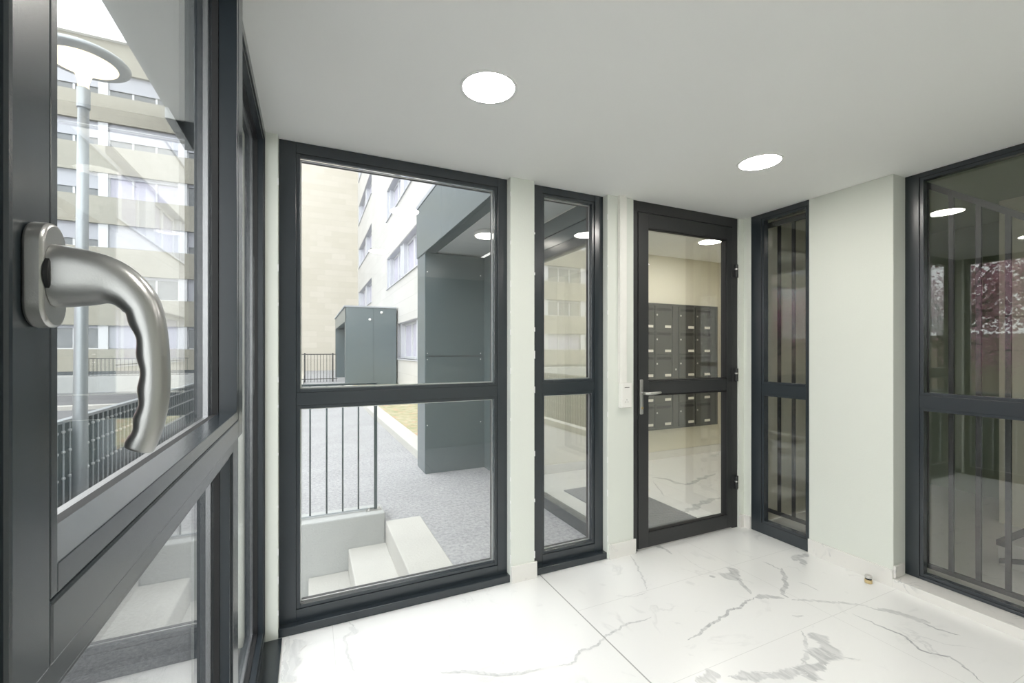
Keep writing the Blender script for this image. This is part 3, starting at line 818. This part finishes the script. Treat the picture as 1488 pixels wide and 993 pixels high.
# ================================================================== banded building opposite
bb = empty('banded_building', (-20, 33.5, -.85)); tag(bb, 'beige banded apartment block with rows of ribbon windows across the yard', 'building')
BX0, BX1, BY = -62.0, -2.9, 33.5
m = MB()
tops = [17.9 - 3.0 * k for k in range(6)]
edges = [19.7] + [e for t_ in tops for e in (t_, t_ - 1.4)] + [.2]
for i in range(0, len(edges), 2): m.box(BX0, BX1, BY, BY + .4, edges[i + 1], edges[i])
m.box(BX0, BX1, BY + .4, BY + 9, -.85, 19.5)
m.done('facade_band', 'clad_b', bb)
MB().box(BX0, BX1, BY - .25, BY + 9, 19.7, 19.95).done('roof_edge', 'ring', bb)
MB().box(BX0, BX1, BY + .1, BY + .4, -.85, .2).done('plinth', 'winglass', bb)
per = 3.85; cnt = 0
protoW = {}
x = -3.6
variants = ['shut', 'half', 'open']
ix = 0
while x - 3.5 > BX0 + 1:
    for r_, zt in enumerate(tops):
        zb = zt - 1.4
        v = random.choice(['shut', 'half', 'half', 'open', 'curtain'])
        if x < -42 and (ix % 2): pass
        if v not in protoW:
            a, b = x - 3.4, x
            w = MB().box(b, b + .45, BY + .10, BY + .4, zb, zt).box(a, b, BY + .28, BY + .34, zb, zb + .06).box(a, b, BY + .28, BY + .34, zt - .08, zt)
            for j in range(4):
                u = a + (b - a) * j / 3; w.box(u - .05, u + .05, BY + .26, BY + .34, zb, zt)
            w = w.done('window', 'pvc', bb)
            g = MB().box(a, b, BY + .31, BY + .33, zb + .05, zt - .07).done('pane', 'curtain' if v == 'curtain' else 'winglass', w)
            hgt = {'shut': 1.35, 'half': .95, 'open': .18, 'curtain': .22}[v]
            MB().box(a + .02, b - .02, BY + .22, BY + .25, zt - hgt, zt).done('shutter', 'shutter', w)
            protoW[v] = (w, x, zt)
        else:
            w0, x0_, z0_ = protoW[v]; copy_tree(w0, None, (x - x0_, 0, zt - z0_))
        cnt += 1
    x -= per; ix += 1
    if ix >= 15: break
f3 = empty('far_area_railing', (-8, 31.5, 0)); tag(f3, 'small bar railing in front of the banded block', 'railing')
MB().box(-11.5, -6.5, 31.5, 31.53, .95, .99).box(-11.5, -6.5, 31.5, 31.53, .0, .03).done('rail', 'bar', f3)
q = MB().box(-11.5, -11.48, 31.5, 31.52, -.0, .95).done('bar', 'bar', f3)
for i in range(1, 30): copy_tree(q, None, (.17 * i, 0, 0))
o = MB().box(-40, -3.0, 30.9, 33.5, -.86, 0).done('area_wall', 'conc_grey'); tag(o, 'low grey terrace wall under the banded block', 'wall', kind=STR)
for (a, b, c, d, h_) in ((-30, -3.4, 22.0, 22.5, -.70), ):
    o = MB().box(a, b, c, d, -.86, h_).done('road_kerb', 'conc'); tag(o, 'pale kerb across the lower yard', 'kerb', kind=STR)

# ================================================================== street lamp
sl = empty('street_lamp', (-1.72, 4.90, -.85)); tag(sl, 'grey street lamp with glowing disc head outside the left window', 'street lamp')
lx, ly = -1.752, 4.88
tilt = .030
def P_(h, r): return (lx + (h - 1.4) * .008, ly, h)
MB().tube([P_(-.85, 0), P_(1.0, 0), P_(2.2, 0), P_(3.50, 0)], [.052, .047, .042, .036], 24).done('pole', 'galv', sl, 'all')
tx_, ty_, tz_ = P_(3.50, 0)
MB().lathe([(.036, 0), (.044, .01), (.044, .17), (.036, .18)], (tx_, ty_, tz_ - .06), 28).done('collar', 'galv', sl, True)
MB().lathe([(.036, .12), (.038, .17), (.055, .23), (.10, .285), (.15, .312), (.225, .328)], (tx_, ty_, tz_), 48, cap=False).done('diffuser', 'street', sl, 'all')
MB().lathe([(.224, .329), (.285, .337), (.305, .347), (.31, .362), (.29, .385), (.23, .41), (.13, .43), (.02, .435)], (tx_, ty_, tz_), 48).done('lamp_head', 'galv', sl, 'all')

# ================================================================== blossom trees and old stone wall (seen only in the window reflections)
def blossom_tree(x, y, h, rad, label, seed):
    rnd = random.Random(seed)
    t = empty('blossom_tree', (x, y, -.85)); tag(t, label, 'tree', 'pink blossom trees in the yard')
    tr = MB(); tr.tube([(x, y, -.85), (x + .05, y, .2), (x, y + .05, h * .45)], [.13, .10, .08], 10)
    tips = []
    for i in range(16):
        a = rnd.uniform(0, 2 * PI); e = rnd.uniform(.0, 1.1); z0 = rnd.uniform(.25, .45) * h
        L = rad * rnd.uniform(.7, 1.05)
        p1 = (x + .5 * L * math.cos(a), y + .5 * L * math.sin(a), z0 + .5 * L * math.sin(e) + .2)
        p2 = (x + L * math.cos(a), y + L * math.sin(a), z0 + L * math.sin(e) + .1)
        tr.tube([(x, y, z0 * .9), p1, p2], [.05, .03, .008], 6); tips += [p1, p2, tuple((Vector(p1) + Vector(p2)) / 2)]
    tr.done('trunk', 'bark', t, 'all')
    cr_ = MB()
    for p in tips:
        for _ in range(170):
            v = Vector((rnd.gauss(0, 1), rnd.gauss(0, 1), rnd.gauss(0, .8))) * .28 + Vector(p)
            s_ = rnd.uniform(.018, .04); a = Vector((rnd.gauss(0, 1), rnd.gauss(0, 1), rnd.gauss(0, 1))).normalized(); b = a.orthogonal().normalized(); c = a.cross(b)
            vs = [cr_.bm.verts.new(v + s_ * (b * math.cos(k * PI / 2) + c * math.sin(k * PI / 2)) + a * (.4 * s_ * (k % 2))) for k in range(4)]
            cr_.bm.faces.new(vs)
    cr_.done('blossom_crown', 'petal', t)
blossom_tree(-5.6, 4.6, 4.6, 1.7, 'pink blossoming tree mirrored in the wide right window', 3)
blossom_tree(-7.0, 9.3, 5.2, 1.8, 'taller pink blossoming tree behind, mirrored in the right window', 5)
o = empty('stone_wall', (-9, 4, -.85)); tag(o, 'old beige stone garden wall mirrored in the right window', 'garden wall')
MB().box(-9.3, -9.0, -6, 14, -.85, 1.7).done('masonry', 'stone', o)
MB().box(-9.36, -8.94, -6, 14, 1.7, 1.82).done('coping', 'stone_x', o)

# ================================================================== stair room behind the right wall
o = MB().box(XB + .2, 6.0, -3.0, 2.40, -.12, -.001).done('floor', 'marble_b'); tag(o, 'pale floor of the stair room behind the right windows', 'floor', kind=STR)
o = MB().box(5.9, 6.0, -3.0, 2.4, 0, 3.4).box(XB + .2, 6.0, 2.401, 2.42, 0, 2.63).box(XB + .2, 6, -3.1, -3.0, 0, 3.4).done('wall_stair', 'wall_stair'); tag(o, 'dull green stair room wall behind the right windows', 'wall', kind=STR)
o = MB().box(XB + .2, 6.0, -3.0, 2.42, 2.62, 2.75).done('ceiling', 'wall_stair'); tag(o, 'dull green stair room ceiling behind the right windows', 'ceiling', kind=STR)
GX = 3.40
gr = empty('stair_guard', (GX, 1.5, .1)); tag(gr, 'dark iron stair guard of vertical bars behind the right windows', 'stair guard')
def topz(y): return 2.42 if y > 1.38 else 2.42 - (1.38 - y) * .76
def rail(mb, ya, yb, za, zb, t=.02):
    mb.prism([(ya, za - t), (yb, zb - t), (yb, zb + t), (ya, za + t)], GX - .012, GX + .012, 'x')
m = MB(); rail(m, 1.38, 2.38, 2.42, 2.42); rail(m, -.3, 1.38, topz(-.3), 2.42); m.done('top_rail', 'bar', gr)
m = MB(); rail(m, -.3, 2.38, .10, .10, .012); m.done('bottom_rail', 'bar', gr)
i = 0
y = 2.281
while y > -.25:
    MB().box(GX - .008, GX + .008, y - .011, y + .011, .10, topz(y)).done('bar', 'bar', gr); y -= .1148; i += 1
m = MB()
sf = empty('stair_flight', (4.4, .8, 0)); tag(sf, 'pale concrete steps with dark nosings behind the bars of the right window', 'stairs')
pts = [(1.27, 0), (1.27, .16), (.99, .16), (.99, .32), (-.1, .32), (-.1, 0)]
m.prism(pts, 4.08, 5.0, 'x'); m.done('flight', 'conc', sf, bevel=.006)
for y, z in ((1.275, .16), (.995, .32)):
    MB().box(4.075, 5.0, y - .05, y + .002, z - .03, z + .005).done('nosing', 'bar', sf)
MB().prism([(1.26, .02), (1.26, .05), (.99, .14), (.99, .11)], 4.065, 4.08, 'x').done('side_strip', 'bar', sf)
o = MB().box(5.1, 5.4, 1.2, 1.58, 0, 2.62).done('stair_pillar', 'wall_warm'); tag(o, 'cream pillar beside the stairs behind the right window', 'pillar', kind=STR)
downlight(4.3, .1, 2.62, 'round downlight in the stair room behind the right window', .07)

# ================================================================== world, camera, render look
w = bpy.data.worlds.new('sky'); S.world = w; w.use_nodes = True
nt = w.node_tree; nt.nodes.clear()
out = nt.nodes.new('ShaderNodeOutputWorld'); bg = nt.nodes.new('ShaderNodeBackground')
tc = nt.nodes.new('ShaderNodeTexCoord'); sep = nt.nodes.new('ShaderNodeSeparateXYZ'); nt.links.new(tc.outputs['Generated'], sep.inputs[0])
rmp = nt.nodes.new('ShaderNodeValToRGB')
e = rmp.color_ramp.elements; e[0].position = .0; e[0].color = (.92, .94, .96, 1); e[1].position = .6; e[1].color = (1.0, 1.02, 1.06, 1)
nt.links.new(sep.outputs[2], rmp.inputs[0]); nt.links.new(rmp.outputs[0], bg.inputs[0]); bg.inputs[1].default_value = 4.0
nt.links.new(bg.outputs[0], out.inputs[0])

cam = bpy.data.cameras.new('camera'); co = bpy.data.objects.new('camera', cam); COL.objects.link(co)
cam.sensor_width = 36; cam.lens = 36 * F / 1488; cam.clip_start = .01; cam.clip_end = 300
cam.shift_y = (CY - 496.5) / 1488
co.location = (0, 0, CAMZ); co.rotation_euler = (PI / 2, 0, -YAW)
S.camera = co
S.view_settings.view_transform = 'Standard'; S.view_settings.look = 'None'; S.view_settings.gamma = 1; S.view_settings.exposure = 0.12
S.view_settings.use_curve_mapping = False
c = S.cycles
c.max_bounces = 16; c.diffuse_bounces = 10; c.glossy_bounces = 6; c.transparent_max_bounces = 32; c.transmission_bounces = 8
c.use_denoising = True; c.sample_clamp_indirect = 6.0; c.caustics_reflective = False; c.caustics_refractive = False
try: c.denoiser = 'OPENIMAGEDENOISE'
except Exception: pass
